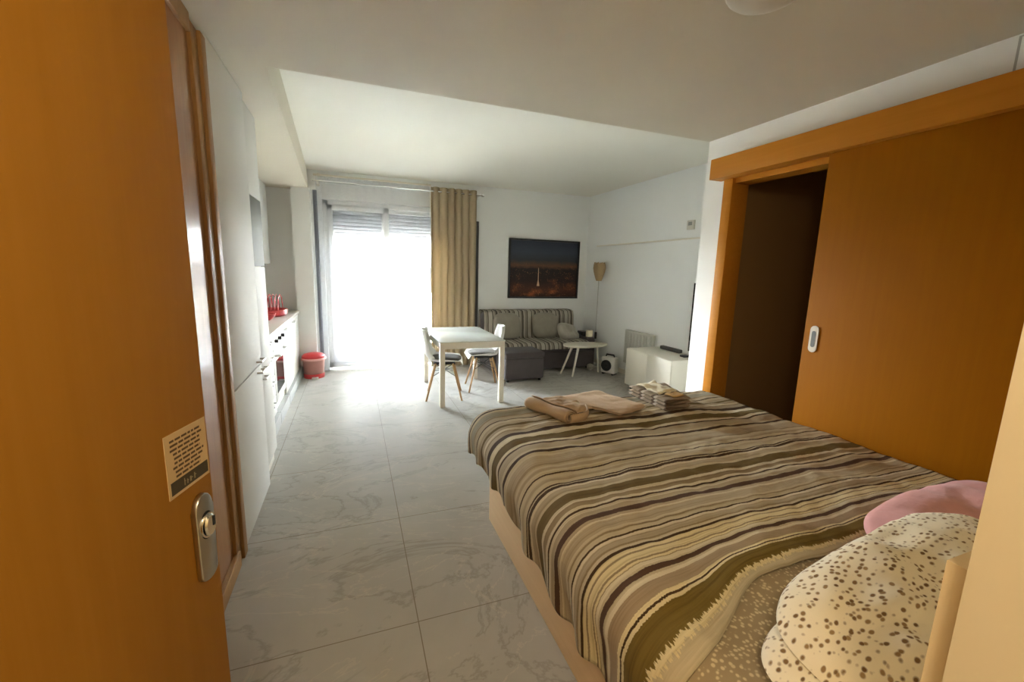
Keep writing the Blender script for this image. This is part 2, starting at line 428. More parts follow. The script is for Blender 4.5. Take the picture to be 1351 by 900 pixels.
# low ceiling over the bed with the beam edge, plus the strip over the kitchen, plus the raised ceiling
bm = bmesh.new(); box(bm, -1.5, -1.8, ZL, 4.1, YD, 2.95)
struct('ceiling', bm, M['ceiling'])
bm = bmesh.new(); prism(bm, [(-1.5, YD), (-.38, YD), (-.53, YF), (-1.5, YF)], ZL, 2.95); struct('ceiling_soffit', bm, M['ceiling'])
struct('ceiling_raised', B((-.56, YD, ZH, 4.1, YF+.15, 2.95)), wall_mat('raised_ceiling_lit_tone', srgb(230, 226, 212)))  # lighter tone paints in the brighter light beyond the ceiling edge
# far wall around the balcony door
WX0, WX1, WZ = -.36, 1.30, 2.42
struct('wall_far', B((WX1, YF, 0, 4.1, YF+.25, 2.95)), M['wall'])
struct('wall_far_left', B((-1.5, YF, 0, WX0, YF+.25, 2.95)), M['wall'])
struct('wall_far_top', B((WX0, YF, WZ+.2, WX1, YF+.25, 2.95)), M['wall'])
struct('wall_pier', B((-.72, 6.40, 0, -.50, YF, ZL)), M['wall'])
struct('wall_kitchen', B((-1.5, 2.40, 0, -1.3, YF, ZL)), M['wall'])
struct('wall_living', B((XT, YD-.1, 0, 4.1, YF, 2.95)), M['wall'])
struct('wall_bath_end', B((XR, YD-.1, 0, XT, YD, ZL)), M['wall'])
OY0, OY1, OZ = .95, 2.40, 2.2       # door opening into the dark bathroom
struct('wall_right', B((XR, OY1, 0, XR+.1, YD-.1, ZL), (XR, -.3, 0, XR+.1, OY0, ZL), (XR, OY0, OZ, XR+.1, OY1, ZL)), M['wall'])
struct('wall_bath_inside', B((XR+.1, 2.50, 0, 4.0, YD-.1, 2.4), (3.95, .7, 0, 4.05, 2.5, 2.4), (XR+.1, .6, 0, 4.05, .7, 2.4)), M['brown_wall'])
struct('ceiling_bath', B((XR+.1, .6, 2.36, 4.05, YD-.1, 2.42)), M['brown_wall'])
struct('wall_head', B((.63, -.06, 0, XR+.1, .215, ZL)), M['cream'])
struct('wall_left', B((-1.5, -1.8, 0, -.66, 2.40, ZL)), M['wall'])
struct('wall_entrance', B((-.66, -.06, 0, -.56, .16, ZL)), M['cream'])
struct('wall_corridor', B((.63, -1.8, 0, .75, -.06, ZL), (-.66, -1.8, 0, .63, -1.7, ZL)), M['cream'])

# balcony door (window)
win = thing('window_1', 'x', 'x', (0, 0, 0)); del win['label']; del win['category']; win['kind'] = 'structure'
struct('sill_1', B((WX0, YF, -.1, WX1, YF+.25, -.01)), M['plinth'])
bm = bmesh.new(); y0, y1 = YF+.06, YF+.13
for b in ((WX0, y0, 0.02, WX0+.07, y1, WZ), (WX1-.07, y0, .02, WX1, y1, WZ), (WX0, y0, .02, WX1, y1, .10), (WX0, y0, WZ-.07, WX1, y1, WZ)):
    box(bm, *b, bev=.006)
obj('window_frame', bm, M['white_plastic'], win)
bm = bmesh.new()
for xa, xb, yy in ((WX0+.05, .53, y0+.0), (.43, WX1-.05, y0+.035)):
    for b in ((xa, yy, .08, xa+.075, yy+.035, WZ-.05), (xb-.075, yy, .08, xb, yy+.035, WZ-.05), (xa, yy, .08, xb, yy+.035, .17), (xa, yy, WZ-.13, xb, yy+.035, WZ-.05)):
        box(bm, *b, bev=.005)
obj('sash', bm, M['white_plastic'], win)
obj('glass', B((WX0+.1, y0+.015, .15, WX1-.1, y0+.019, WZ-.1)), M['glass'], win)
bm = bmesh.new(); tube(bm, [(WX0+.09, y0-.005, 1.26), (WX0+.09, y0-.05, 1.28), (WX0+.11, y0-.055, 1.36), (WX0+.09, y0-.05, 1.44), (WX0+.09, y0-.005, 1.46)], .009)
obj('handle', bm, M['steel'], win)
# roller shutter lowered to the head of the opening and its box
sh = thing('roller_shutter', 'pale grey roller shutter half lowered outside the balcony door', 'shutter', (.47, YF+.17, -.01))
bm = bmesh.new()
for k in range(13):
    z = 1.95+k*.05
    box(bm, WX0+.03, YF+.16, z, WX1-.03, YF+.175, z+.046, bev=.006)
shm = principled('grey_shutter_slats', srgb(168, 170, 172), .5)
box(bm, WX0+.03, YF+.170, 1.95, WX1-.03, YF+.182, 2.615)
obj('slats', bm, shm, sh)
for x in (WX0+.002, WX1-.032): obj('guide_rail', B((x, YF+.158, -.01, x+.03, YF+.19, 2.6)), M['white_plastic'], sh)
struct('trim_1', B((WX0, YF-.005, WZ, WX1, YF+.155, WZ+.2)), M['white_plastic'])
# balcony with bar railing
struct('balcony_floor', B((-1.6, YF+.25, -.1, 3.2, YF+1.5, -.01)), M['plinth'])
struct('sky_block_slab', B((-1.6, YF+.25, 2.75, 3.2, YF+1.5, 2.95)), M['plinth'])  # unseen slab added overhead to block zenith light at the window
rl = thing('balcony_railing', 'thin metal balcony railing with vertical bars outside the balcony door', 'railing', (.4, YF+1.35, 0))
obj('top_rail', B((-1.5, YF+1.33, 1.02, 3.1, YF+1.37, 1.06), bev=.004), M['white_metal'], rl)
obj('bottom_rail', B((-1.5, YF+1.335, .08, 3.1, YF+1.365, .11), bev=.004), M['white_metal'], rl)
for k in range(36):
    x = -1.45+k*.128
    bm = bmesh.new(); tube(bm, [(x, YF+1.35, -.01 if k % 9 == 0 else .09), (x, YF+1.35, 1.04)], .008, 6); obj('bar', bm, M['white_metal'], rl)

# trims
struct('trim_2', B((XT-.012, YD+.3, 1.945, XT, 6.28, 1.965), bev=.002), M['white_satin'])
struct('baseboard_left', B((-.60, .16, 0, -.575, 2.28, .085), bev=.004), M['frame_wood'])
struct('baseboard_far', B((WX1+.1, YF-.014, 0, XT, YF, .07)), M['white_satin'])
struct('baseboard_living', B((XT-.014, YD, 0, XT, YF-.014, .07)), M['white_satin'])

# left wood panel wall and frame next to the tall unit
wp = thing('closet_panel', 'glossy brown wood closet panel between the open entrance door and the white tall cabinet', 'closet', (-.62, 1.2, 0))
obj('panel', B((-.66, .16, .0, -.60, 2.25, 2.44)), M['gloss_wood'], wp)
obj('jamb', B((-.66, 2.25, 0, -.585, 2.33, 2.49), (-.66, 2.335, 0, -.572, 2.40, 2.49), bev=.004), M['frame_wood'], wp)
obj('head_rail', B((-.66, .16, 2.44, -.585, 2.25, 2.515), bev=.003), M['frame_wood'], wp)

# ------------------------------------------------------------------ entrance door
ang = math.radians(16)                       # leaf runs from the hinge towards +y leaning right
ex, ey = -.293, 1.0
hx, hy = ex-.85*math.sin(ang), ey-.85*math.cos(ang)
door = thing('entrance_door', 'open orange wood entrance door in the left foreground with notice and lock', 'door', (hx, hy, 0), -ang)
door['kind'] = 'structure'; door.name = 'door_1'; OFF['door_1'] = Vector((0, 0, 0))
# local frame: y along the leaf, +x is the face we see
obj('leaf', B((-.044, 0, .008, 0, .85, 2.06), bev=.003), M['entrance_wood'], door, local=True)
# escutcheon plate
def plate_outline(w, h, n=10):
    pts = []
    for k in range(n+1):
        a = PI*k/n; pts.append((w/2*math.cos(a), h/2-w/2+w/2*1.25*math.sin(a)))
    for k in range(n+1):
        a = PI+PI*k/n; pts.append((w/2*math.cos(a), -h/2+w*.35+w*.35*math.sin(a)))
    return pts
PY, PZ = .802, .962
bm = bmesh.new(); prism(bm, plate_outline(.052, .182), 0, .012, .003)
bmesh.ops.transform(bm, matrix=Matrix.Translation((0, PY, PZ)) @ Matrix(((0, 0, 1, 0), (1, 0, 0, 0), (0, 1, 0, 0), (0, 0, 0, 1))), verts=bm.verts)
pl = obj('lock_plate', bm, M['steel'], door, local=True)
bm = bmesh.new(); lathe(bm, [(0, .012), (.026, .012), (.026, .016), (.022, .016)], n=28, sx=.85, sy=1.0)
lathe(bm, [(.0001, .022), (.016, .022), (.0185, .019), (.0185, .012)], n=28, sx=.85, sy=1.25)
bmesh.ops.transform(bm, matrix=Matrix.Translation((0, PY, PZ+.03)) @ Matrix(((0, 0, 1, 0), (1, 0, 0, 0), (0, 1, 0, 0), (0, 0, 0, 1))), verts=bm.verts)
obj('lock_cylinder', bm, M['chrome'], pl, local=True)
bm = bmesh.new(); lathe(bm, [(.021, .0122), (.0245, .0125), (.0245, .0128), (.021, .0128)], n=28, sx=.85, sy=1.2)
bmesh.ops.transform(bm, matrix=Matrix.Translation((0, PY, PZ+.03)) @ Matrix(((0, 0, 1, 0), (1, 0, 0, 0), (0, 1, 0, 0), (0, 0, 0, 1))), verts=bm.verts)
box(bm, .022, PY+.004, PZ+.026, .0232, PY+.010, PZ+.046)
obj('lock_ring', bm, M['dark_metal'], pl, local=True)
# notice sticker: small printed lines and a dark foot band
SY0, SY1, SZ0, SZ1 = .728, .843, 1.086, 1.208
paper = principled('notice_paper', srgb(206, 178, 132), .6)
bm = bmesh.new(); box(bm, 0, SY0, SZ0, .0012, SY1, SZ1); st = obj('notice', bm, paper, door, smooth=0, local=True)
bm = bmesh.new(); rnd = random.Random(3)
for i in range(9):
    z = SZ1-.014-i*.0088
    y = SY0+.010+rnd.random()*.012; end = SY1-.010-rnd.random()*.016
    while y < end:
        w = rnd.uniform(.006, .02); box(bm, .0012, y, z-.0021, .0015, min(y+w, end), z+.0021); y += w+.003
obj('printed_lines', bm, principled('faded_ink', srgb(92, 70, 44), .6), st, smooth=0, local=True)
obj('dark_band', B((.0012, SY0+.006, SZ0+.006, .0016, SY1-.004, SZ0+.031)), principled('dark_band_ink', srgb(70, 62, 44), .6), st, smooth=0, local=True)
bm = bmesh.new(); yy = SY0+.040
for h, w in ((.014, .004), (.009, .004), (.010, .008), (.012, .006)):
    box(bm, .0016, yy, SZ0+.011, .0019, yy+w*.5, SZ0+.011+h); box(bm, .0016, yy, SZ0+.011+h*.5, .0019, yy+w, SZ0+.013+h*.5); yy += w+.004
obj('band_lettering', bm, principled('pale_ink', srgb(150, 138, 104), .6), st, smooth=0, local=True)

# ------------------------------------------------------------------ sliding door on the right wall
sd = thing('sliding_door', 'orange wood sliding door half open over the dark bathroom doorway', 'door', (2.53, 1.2, 0))
obj('leaf', B((2.505, .62, .012, 2.55, 1.72, 2.225), bev=.003), M['orange_wood'], sd)
def slot(bm, y0, y1, z0, z1, x0, x1, n=8):
    r = (y1-y0)/2; cy = (y0+y1)/2; pts = []
    for k in range(n+1): a = PI*k/n; pts.append((cy+r*math.cos(a), z1-r+r*math.sin(a)))
    for k in range(n+1): a = PI+PI*k/n; pts.append((cy+r*math.cos(a), z0+r+r*math.sin(a)))
    a = [bm.verts.new((x0, p, q)) for p, q in pts]; b = [bm.verts.new((x1, p, q)) for p, q in pts]
    bm.faces.new(a); bm.faces.new(b[::-1])
    for i in range(len(pts)): bm.faces.new((a[i], a[(i+1) % len(pts)], b[(i+1) % len(pts)], b[i]))
bm = bmesh.new(); slot(bm, 1.635, 1.682, 1.095, 1.25, 2.499, 2.506); ph = obj('pull_plate', bm, M['white_metal'], sd)
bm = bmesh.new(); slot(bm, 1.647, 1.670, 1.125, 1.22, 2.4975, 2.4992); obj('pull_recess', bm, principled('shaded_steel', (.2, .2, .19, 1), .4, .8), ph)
hd = struct('trim_3', B((2.455, .45, 2.205, 2.57, 2.53, 2.345), bev=.004), M['orange_wood_h'])
struct('trim_4', B((2.535, 2.39, 0, 2.69, 2.47, 2.205), bev=.003), M['orange_wood_h'])
struct('trim_5', B((2.56, OY0, 2.17, 2.69, 2.40, 2.205)), M['orange_wood_h'])
# bathroom ceiling fitting, seen in the dark
sp = thing('spot_light_bar', 'dark ceiling spotlight bar inside the dark bathroom doorway', 'light', (2.95, 2.3, 2.36))
obj('mounting_bar', B((2.93, 2.1, 2.34, 2.97, 2.48, 2.36)), M['dark_metal'], sp)
for k in range(3):
    bm = bmesh.new(); lathe(bm, [(.0001, 0), (.03, 0), (.04, -.07), (.036, -.07), (.0001, -.04)], (2.95, 2.16+.13*k, 2.34), 16)
    obj('spot_head', bm, M['dark_metal'], sp)
cv = thing('wall_access_cover', 'flat white rectangular cover on the wall above the orange door header', 'cover', (XR, 1.0, 2.42))
obj('cover_plate', B((XR-.010, .62, 2.375, XR, 1.055, 2.505), bev=.003), M['wall'], cv)
obj('cover_frame', B((XR-.004, .61, 2.365, XR, 1.065, 2.512)), M['plinth'], cv)

# ceiling lamp
cl = thing('ceiling_lamp', 'round white dome ceiling lamp above the bed', 'lamp', (1.43, 1.35, ZL))
bm = bmesh.new(); lathe(bm, [(.0001, -.0), (.135, 0), (.135, -.018), (.13, -.02)], (1.375, 1.235, ZL), 40); obj('lamp_base', bm, M['white_metal'], cl)
bm = bmesh.new(); lathe(bm, [(.13, -.018), (.127, -.03), (.112, -.042), (.08, -.052), (.04, -.057), (.0001, -.058)], (1.375, 1.235, ZL), 40); obj('dome', bm, principled('opal_glass', srgb(214, 206, 186), .3), cl)

# ------------------------------------------------------------------ bed
bed = thing('bed', 'wide platform bed with tan wood base and pale headboard under the striped bedspread', 'bed', (1.6, 1.3, 0))
obj('base', B((.74, .26, 0, 2.44, 2.28, .34), bev=.006), M['base_wood'], bed)
obj('mattress', B((.735, .26, .34, 2.46, 2.36, .60), bev=.06), M['mattress'], bed)
obj('headboard', B((.66, .217, 0, 2.5, .244, 1.19), bev=.001), principled('cream_headboard_laminate', srgb(226, 200, 152), .45), bed)

XL, RF, TOP = .80, .15, .645
YE = 2.40
def yhead(x):   # where the spread's head end lies
    t = min(max((1.15-x)/.45, 0), 1)
    return .795-.16*t*t*(3-2*t)
def drape(a, b, xl=XL, yf=YE, r=RF, top=TOP, bulge=.0):
    """cloth coords a = metres past left edge (negative: on the bed), b = y along; returns point"""
    da = max(a, 0); db = max(b-yf, 0)
    d = math.hypot(da, db)
    x = xl-min(a, 0); y = min(b, yf)
    if d > 0:
        arc = r*PI/2
        if d < arc: f = r*math.sin(d/r); g = r*(1-math.cos(d/r))
        else: f = r; g = r+(d-arc)
        x = xl-f*da/d if da > 0 else x
        y = y+f*db/d
        if da > 0 and a > 0: x = xl-f*da/d
        return Vector((x, y, top-g)), d
    return Vector((x, y, top)), 0
AR = XL-2.495   # right end of the cloth
ALEN = .47
def spread_pt(u, v):
    b_end = 2.40+.34
    a = AR+(.43-AR)*u
    if a > 0: a *= 1-.23*min(max((.795+2.0*v-1.45)/.4, 0), 1)
    xx = XL-min(a, 0)
    # let the head end follow the curved turn-back
    b0 = yhead(XL-a if a < 0 else XL-a*.9)
    b = b0+(b_end-b0)*v
    # hem swings: corner piece shorter
    aa, bb_ = a, b
    if a > 0 and b > YE:           # rounded hanging corner
        k = max(a, b-YE)/math.hypot(a, b-YE); aa = a*k; bb_ = YE+(b-YE)*k
    p, d = drape(aa, bb_)
    # gentle loft of the quilt
    q = Vector((a*1.0, b, 0))
    w = .010*noise.noise(q*3.1)+.006*noise.noise(q*7.7+Vector((3, 1, 0)))+.003*noise.noise(q*19)
    if d == 0:
        p.z += w*1.4+.012*math.sin(min(max((2.5-p.x)/1.7, 0), 1)*PI)
        # soft dip along the far edge and slight sag beside the wall
    else:
        fold = .014*math.sin(b*26+2.2*noise.noise(q*2))*min(1, max(0, d-.2)/.2)+.6*w
        p.z += w*1.4*max(0, 1-d/.15)
        p.x -= fold if a > 0 else 0
        if b > YE: p.y += fold*.6
        p.x = p.x + (.0)
        if a > 0 and d > .23:      # tuck slightly in towards the base
            p.x += .10*(d-.23)
        if d > .33: p.z += .01*math.sin(b*41)
        p.z = max(p.z, .05)
    # thickness at the head-end hem: round over
    if v < .02: p.z -= .014*(1-v/.02)
    return p
def spread_uv(u, v):
    a = AR+(.43-AR)*u
    b0 = yhead(XL-a if a < 0 else XL-a*.9)
    b = b0+(2.74-b0)*v
    bb = b-(b0-.735)*(1-v/.2)**2 if v < .2 else b
    return (a, bb)
bm = bmesh.new(); grid(bm, spread_pt, 150, 170, spread_uv)
bs = tag(obj('bedspread', bm, M['bedspread'], smooth=60, solid=.012), 'brown olive and cream striped bedspread covering the bed', 'bedspread')
# turned-down sheet at the head end
def sheet_pt(u, v):
    a = (.80-2.45)+(.43-(.80-2.45))*u
    b0 = .27; b1 = yhead(.80-a if a < 0 else .80-a*.9)+.03
    b = b0+(b1-b0)*v
    p, d = drape(a, b, .80, 9, .14, .622)
    q = Vector((a, b, 2)); w = .012*noise.noise(q*4)+.005*noise.noise(q*12)
    if d == 0: p.z += w
    else: p.x -= w*.8+.008*math.sin(b*30)*min(1, d/.2)-(.08*(d-.22) if d > .22 else 0)
    return p
bm = bmesh.new(); grid(bm, sheet_pt, 110, 36)
tag(obj('bed_sheet', bm, M['sheet_dots'], smooth=60, solid=.008), 'taupe bed sheet with pale dots turned down beside the pillows', 'sheet')

def place_pillow(name, bm, mat, loc, rot, label, cat='pillow', group=None):
    o = obj(name, bm, mat, smooth=70)
    o.location = loc; o.rotation_euler = Euler([math.radians(r) for r in rot], 'XYZ')
    return tag(o, label, cat, group)
place_pillow('pillow', pillow_bm(.86, .38, .11, wr=.02, seed=5, under=.5), M['pillow_dots'], (1.23, .450, .675), (2, 0, 2), 'brown spotted cream pillow lying flat underneath the other spotted pillow', group='spotted pillows at the head of the bed')
place_pillow('pillow', pillow_bm(.96, .43, .15, wr=.03, seed=1, under=.3), M['pillow_dots'], (1.34, .475, .738), (9, -3, 5), 'brown spotted cream pillow on top of the other, propped against the headboard', group='spotted pillows at the head of the bed')
place_pillow('cushion', pillow_bm(.86, .46, .15, wr=.02, seed=9, under=.6), M['pink_fleece'], (1.88, .60, .715), (8, 0, 3), 'pink fleecy cushion lying behind the spotted pillows', 'cushion')

# towels on the bedspread
def slab(bm, quad, z, t, n=14, droop=0, seed=0, wr=.006, layers=1):
    """soft folded cloth laid on quad (world xy corners), with a rounded folded edge"""
    P = [Vector((*q, 0)) for q in quad]
    for L in range(layers):
        zb = z+L*t/layers; th = t/layers*.94
        sh = .004*(L % 2)
        rows = []
        for s in (0, 1):
            def f(u, v):
                p = P[0]*(1-u)*(1-v)+P[1]*u*(1-v)+P[2]*u*v+P[3]*(1-u)*v
                e = min(u, 1-u, v, 1-v)*2
                h = min(1, e*6)**.5
                mid = zb+th/2
                ww = wr*noise.noise(Vector((p.x*9+seed, p.y*9, L)))+wr*.6*noise.noise(Vector((p.x*25+seed, p.y*25, L)))
                return (p.x+sh, p.y+sh, mid+(th/2*h if s else -th/2*h)+ww)
            vs = grid(bm, f, n*2, n*2)
        
    bmesh.ops.remove_doubles(bm, verts=bm.verts, dist=2e-4)
ZT = .676
bm = bmesh.new(); slab(bm, [(1.25, 2.43), (1.47, 2.03), (1.72, 2.11), (1.60, 2.50)], ZT, .026, seed=2, wr=.005, layers=2)
tag(obj('bath_towel', bm, M['beige_towel'], smooth=60), 'beige bath towel folded flat on the bedspread near the foot', 'towel')
# rolled smaller towel with a loose loop
tw = thing('hand_towel', 'tan hand towel loosely rolled up on the left foot corner of the bedspread', 'towel', (1.15, 2.22, .655))
bm = bmesh.new()
def roll(u, v):
    a = v*2*PI*2.2; r = .018+.024*v+.004*math.sin(u*9)
    p = Vector((1.03, 2.38, 0)).lerp(Vector((1.15, 2.05, 0)), u)
    n_ = Vector((.94, .34, 0))
    return Vector((p.x, p.y, .655+.042))+n_*math.cos(a)*r*1.25+Vector((0, 0, 1))*math.sin(a)*r*.95
grid(bm, roll, 20, 60); obj('rolled_part', bm, M['tan_towel'], tw, smooth=70, solid=.006)
bm = bmesh.new(); slab(bm, [(1.08, 2.42), (1.20, 2.12), (1.38, 2.18), (1.28, 2.46)], ZT, .03, seed=7, wr=.016, layers=1); obj('folded_part', bm, M['tan_towel'], tw, smooth=60)
bm = bmesh.new()
def loop(u, v):
    c = Vector((1.14, 2.05, .69)).lerp(Vector((1.33, 2.20, .69)), u)
    out = Vector((.55, -.75, 0)).normalized()
    return c+out*(.05*math.sin(u*PI)+.01*math.sin(v*PI))+Vector((0, 0, -.03+.05*v))
grid(bm, loop, 20, 6); obj('loose_edge', bm, M['tan_towel'], tw, smooth=70, solid=.008)
bm = bmesh.new(); slab(bm, [(1.80, 2.42), (1.80, 2.02), (2.02, 2.05), (2.12, 2.42)], ZT, .07, seed=4, wr=.004, layers=3)
tag(obj('folded_blanket', bm, M['blanket_stripe'], smooth=60), 'grey and brown striped blanket folded in layers at the foot of the bed', 'blanket')
bm = bmesh.new(); slab(bm, [(1.83, 2.37), (1.84, 2.14), (2.0, 2.16), (2.0, 2.40)], ZT+.072, .022, n=10, seed=11, wr=.016, layers=1)
tag(obj('face_cloth', bm, M['cream_cloth'], smooth=60), 'crumpled cream face cloth on top of the folded striped blanket', 'cloth')
bm = bmesh.new(); slab(bm, [(1.87, 2.13), (1.89, 2.06), (1.99, 2.08), (1.98, 2.15)], ZT+.072, .014, n=8, seed=15, wr=.008, layers=1)
tag(obj('small_packet', bm, M['mustard_cloth'], smooth=60), 'small mustard packet lying beside the cream cloth on the blanket', 'packet')

# ------------------------------------------------------------------ kitchen along the left wall
tc = thing('tall_cabinet', 'full height white tall cabinet with two doors nearest the wooden closet panel', 'cabinet', (-.9, 2.75, 0))
obj('carcass', B((-1.28, 2.405, .0, -.60, 3.10, 2.515)), M['white_satin'], tc)
d1 = obj('upper_door', B((-.60, 2.41, .885, -.575, 3.095, 2.51), bev=.002), M['white_gloss'], tc)
d2 = obj('lower_door', B((-.60, 2.41, .03, -.575, 3.095, .875), bev=.002), M['white_gloss'], tc)
def bar_handle(parent, y0, y1, z, x=-.575, along='y'):
    bm = bmesh.new()
    tube(bm, [(x, y0+.008, z), (x+.028, y0+.008, z), (x+.028, y1-.008, z), (x, y1-.008, z)], .006, 8)
    return obj('handle', bm, M['steel'], parent)
bar_handle(d1, 2.94, 3.07, .915); bar_handle(d2, 2.94, 3.07, .845)
t2 = thing('tall_oven_cabinet', 'narrow white tall cabinet with a grey appliance front next to the worktop', 'cabinet', (-.9, 3.35, 0))
obj('carcass', B((-1.28, 3.105, 0, -.625, 3.58, 2.515)), M['white_satin'], t2)
obj('top_door', B((-.625, 3.11, 1.96, -.60, 3.575, 2.51), bev=.002), M['white_gloss'], t2)
obj('appliance_front', B((-.625, 3.11, 1.50, -.60, 3.575, 1.955), bev=.002), M['grey_panel'], t2)
md_ = obj('middle_door', B((-.625, 3.11, .78, -.60, 3.575, 1.495), bev=.002), M['white_gloss'], t2)
ld = obj('lower_door', B((-.625, 3.11, .10, -.60, 3.575, .775), bev=.002), M['white_gloss'], t2)
bar_handle(md_, 3.18, 3.30, .81, -.60); bar_handle(ld, 3.18, 3.30, .745, -.60)
# base units
KX = -.715
def base_unit(name, label, y0, y1, cat='cabinet'):
    t = thing(name, label, cat, (-1.0, (y0+y1)/2, 0), group='kitchen base units under the worktop')
    obj('carcass', B((-1.28, y0+.002, .12, KX-.02, y1-.002, .868)), M['white_satin'], t)
    obj('plinth', B((-1.2, y0+.002, 0, KX+.03, y1-.002, .118)), M['plinth'], t)
    return t
u = base_unit('drawer_cabinet', 'white kitchen drawer cabinet with small handles beside the tall cabinets', 3.585, 4.40)
for z0, z1 in ((.725, .862), (.50, .718), (.30, .493), (.125, .293)):
    d = obj('drawer', B((KX-.02, 3.59, z0, KX, 4.395, z1), bev=.002), M['white_gloss'], u)
    bar_handle(d, 4.10, 4.26, z1-.035, KX)
ov = base_unit('oven_cabinet', 'built-in oven with steel control panel under the worktop', 4.41, 5.02, 'oven')
obj('control_panel', B((KX-.02, 4.415, .70, KX, 5.015, .862), bev=.002), M['steel'], ov)
for yy in (4.52, 4.72, 4.91):
    bm = bmesh.new(); tube(bm, [(KX, yy, .79), (KX+.03, yy, .79)], [.02, .017], 14); obj('knob', bm, M['dark_metal'], ov)
od = obj('oven_door', B((KX-.02, 4.415, .20, KX, 5.015, .695), bev=.003), M['white_gloss'], ov)
obj('door_glass', B((KX, 4.50, .28, KX+.003, 4.93, .60)), M['black_glass'], od)
bm = bmesh.new(); tube(bm, [(KX, 4.47, .655), (KX+.045, 4.47, .655), (KX+.045, 4.96, .655), (KX, 4.96, .655)], .011, 8); obj('handle', bm, M['white_plastic'], od)
for i, (a, b, l) in enumerate(((5.03, 5.70, 'white kitchen base cabinet right beside the oven'), (5.705, 6.39, 'white kitchen base cabinet at the far end by the pedal bin'))):
    u = base_unit('base_cabinet', l, a, b)
    d = obj('door', B((KX-.02, a+.005, .125, KX, b-.005, .862), bev=.002), M['white_gloss'], u)
    bar_handle(d, a+.06, a+.20, .82, KX)
wk = tag(obj('worktop', B((-1.29, 3.585, .87, -.69, 6.395, .908), bev=.004), M['worktop']), 'long pale kitchen worktop along the left wall', 'worktop')
for i, (a, b, l) in enumerate(((3.60, 4.52, 'white kitchen wall cabinet nearest the tall cabinets'), (4.525, 5.45, 'middle white kitchen wall cabinet over the worktop'), (5.455, 6.38, 'white kitchen wall cabinet at the far end near the window'))):
    t = thing('wall_cabinet', l, 'cabinet', (-1.1, (a+b)/2, 1.52), group='wall cabinets over the worktop')
    obj('carcass', B((-1.29, a, 1.52, -1.02, b, 2.515)), M['white_satin'], t)
    obj('door', B((-1.02, a+.003, 1.525, -1.0, b-.003, 2.51), bev=.002), M['white_gloss'], t)
# dish rack and tap on the worktop
dr = thing('dish_rack', 'red plastic dish rack at the far end of the worktop', 'rack', (-.95, 5.75, .908))
bm = bmesh.new()
ry0, ry1, rx0, rx1 = 5.5, 6.0, -1.15, -.76
lathe(bm, [(.0001, 0), (.17, 0), (.2, .02), (.205, .075), (.195, .075), (.165, .02), (.0001, .012)], (-.955, 5.75, .908), 28, 1, 1.25)
obj('tray', bm, M['red_plastic'], dr)
for k in range(8):
    x = -1.08+k*.036
    bm = bmesh.new(); tube(bm, [(x, 5.56, .985), (x, 5.62, 1.12), (x, 5.75, 1.16), (x, 5.88, 1.12), (x, 5.94, .985)], .006, 6); obj('wire_hoop', bm, M['red_plastic'], dr)
bowl = bmesh.new(); lathe(bowl, [(.0001, 0), (.04, 0), (.085, .04), (.1, .075), (.094, .075), (.08, .045), (.0001, .01)], (-.90, 5.25, .908), 24)
tag(obj('bowl', bowl, M['red_plastic']), 'small red bowl on the worktop in front of the dish rack', 'bowl')
tp = thing('tap', 'chrome kitchen tap standing at the back of the worktop', 'tap', (-1.16, 4.95, .908))
bm = bmesh.new(); tube(bm, [(-1.16, 4.95, .908), (-1.16, 4.95, 1.14), (-1.13, 4.95, 1.2), (-1.06, 4.95, 1.22), (-1.0, 4.95, 1.19), (-.985, 4.95, 1.14)], .012, 10); obj('spout', bm, M['chrome'], tp)
bm = bmesh.new(); tube(bm, [(-1.16, 4.98, .96), (-1.16, 5.05, 1.0)], .008, 8); obj('lever', bm, M['chrome'], tp)

# pedal bin
pb = thing('pedal_bin', 'small red and clear pedal bin on the floor by the balcony door', 'bin', (-.535, 6.24, 0))
bc = (-.535, 6.24, 0)
binm = principled('smoky_red_plastic', srgb(168, 118, 108), .35)
bm = bmesh.new(); lathe(bm, [(.0001, 0.005), (.118, .005), (.125, .04), (.140, .25), (.134, .25), (.12, .04), (.0001, .02)], bc, 32); obj('bucket', bm, binm, pb)
bm = bmesh.new(); lathe(bm, [(.142, .245), (.158, .25), (.16, .268), (.150, .275), (.140, .272), (.138, .25)], bc, 32); obj('rim', bm, principled('pale_pink_plastic', srgb(226, 170, 160), .35), pb)
bm = bmesh.new(); lathe(bm, [(.15, .27), (.146, .30), (.12, .325), (.06, .34), (.0001, .343)], bc, 32); obj('lid', bm, M['red_plastic'], pb)
bm = bmesh.new(); lathe(bm, [(.0001, 0), (.13, 0), (.134, .05), (.128, .06), (.12, .06)], bc, 32); obj('foot_ring', bm, M['red_plastic'], pb)
bm = bmesh.new(); box(bm, -.555, 6.05, .008, -.475, 6.12, .026, bev=.006); obj('pedal', bm, M['white_plastic'], pb)

# ------------------------------------------------------------------ curtains
def curtain_bm(x0, x1, y, z0, z1, folds, amp, seed=0, nz=24, gather=0, hemwave=0):
    bm = bmesh.new()
    def f(u, v):
        x = x0+(x1-x0)*u
        z = z0+(z1-z0)*v
        ph = u*folds*2*PI+1.2*noise.noise(Vector((u*folds*.6+seed, v*.8, 0)))
        a = amp*(.75+.45*noise.noise(Vector((u*5+seed, 3, v*.6))))
        k = 1-gather*math.sin(min(max((1-v), 0), 1)*PI)
        xc = (x0+x1)/2
        return (xc+(x-xc)*k+.25*amp*math.cos(ph), y+a*math.sin(ph), z+hemwave*math.sin(ph)*(1-v))
    grid(bm, f, folds*12, nz); return bm
tag(obj('sheer_curtain', curtain_bm(-.43, 1.10, 6.50, .015, 2.70, 13, .022, 3), M['sheer'], smooth=80), 'white sheer voile curtain hanging across the balcony door', 'curtain')
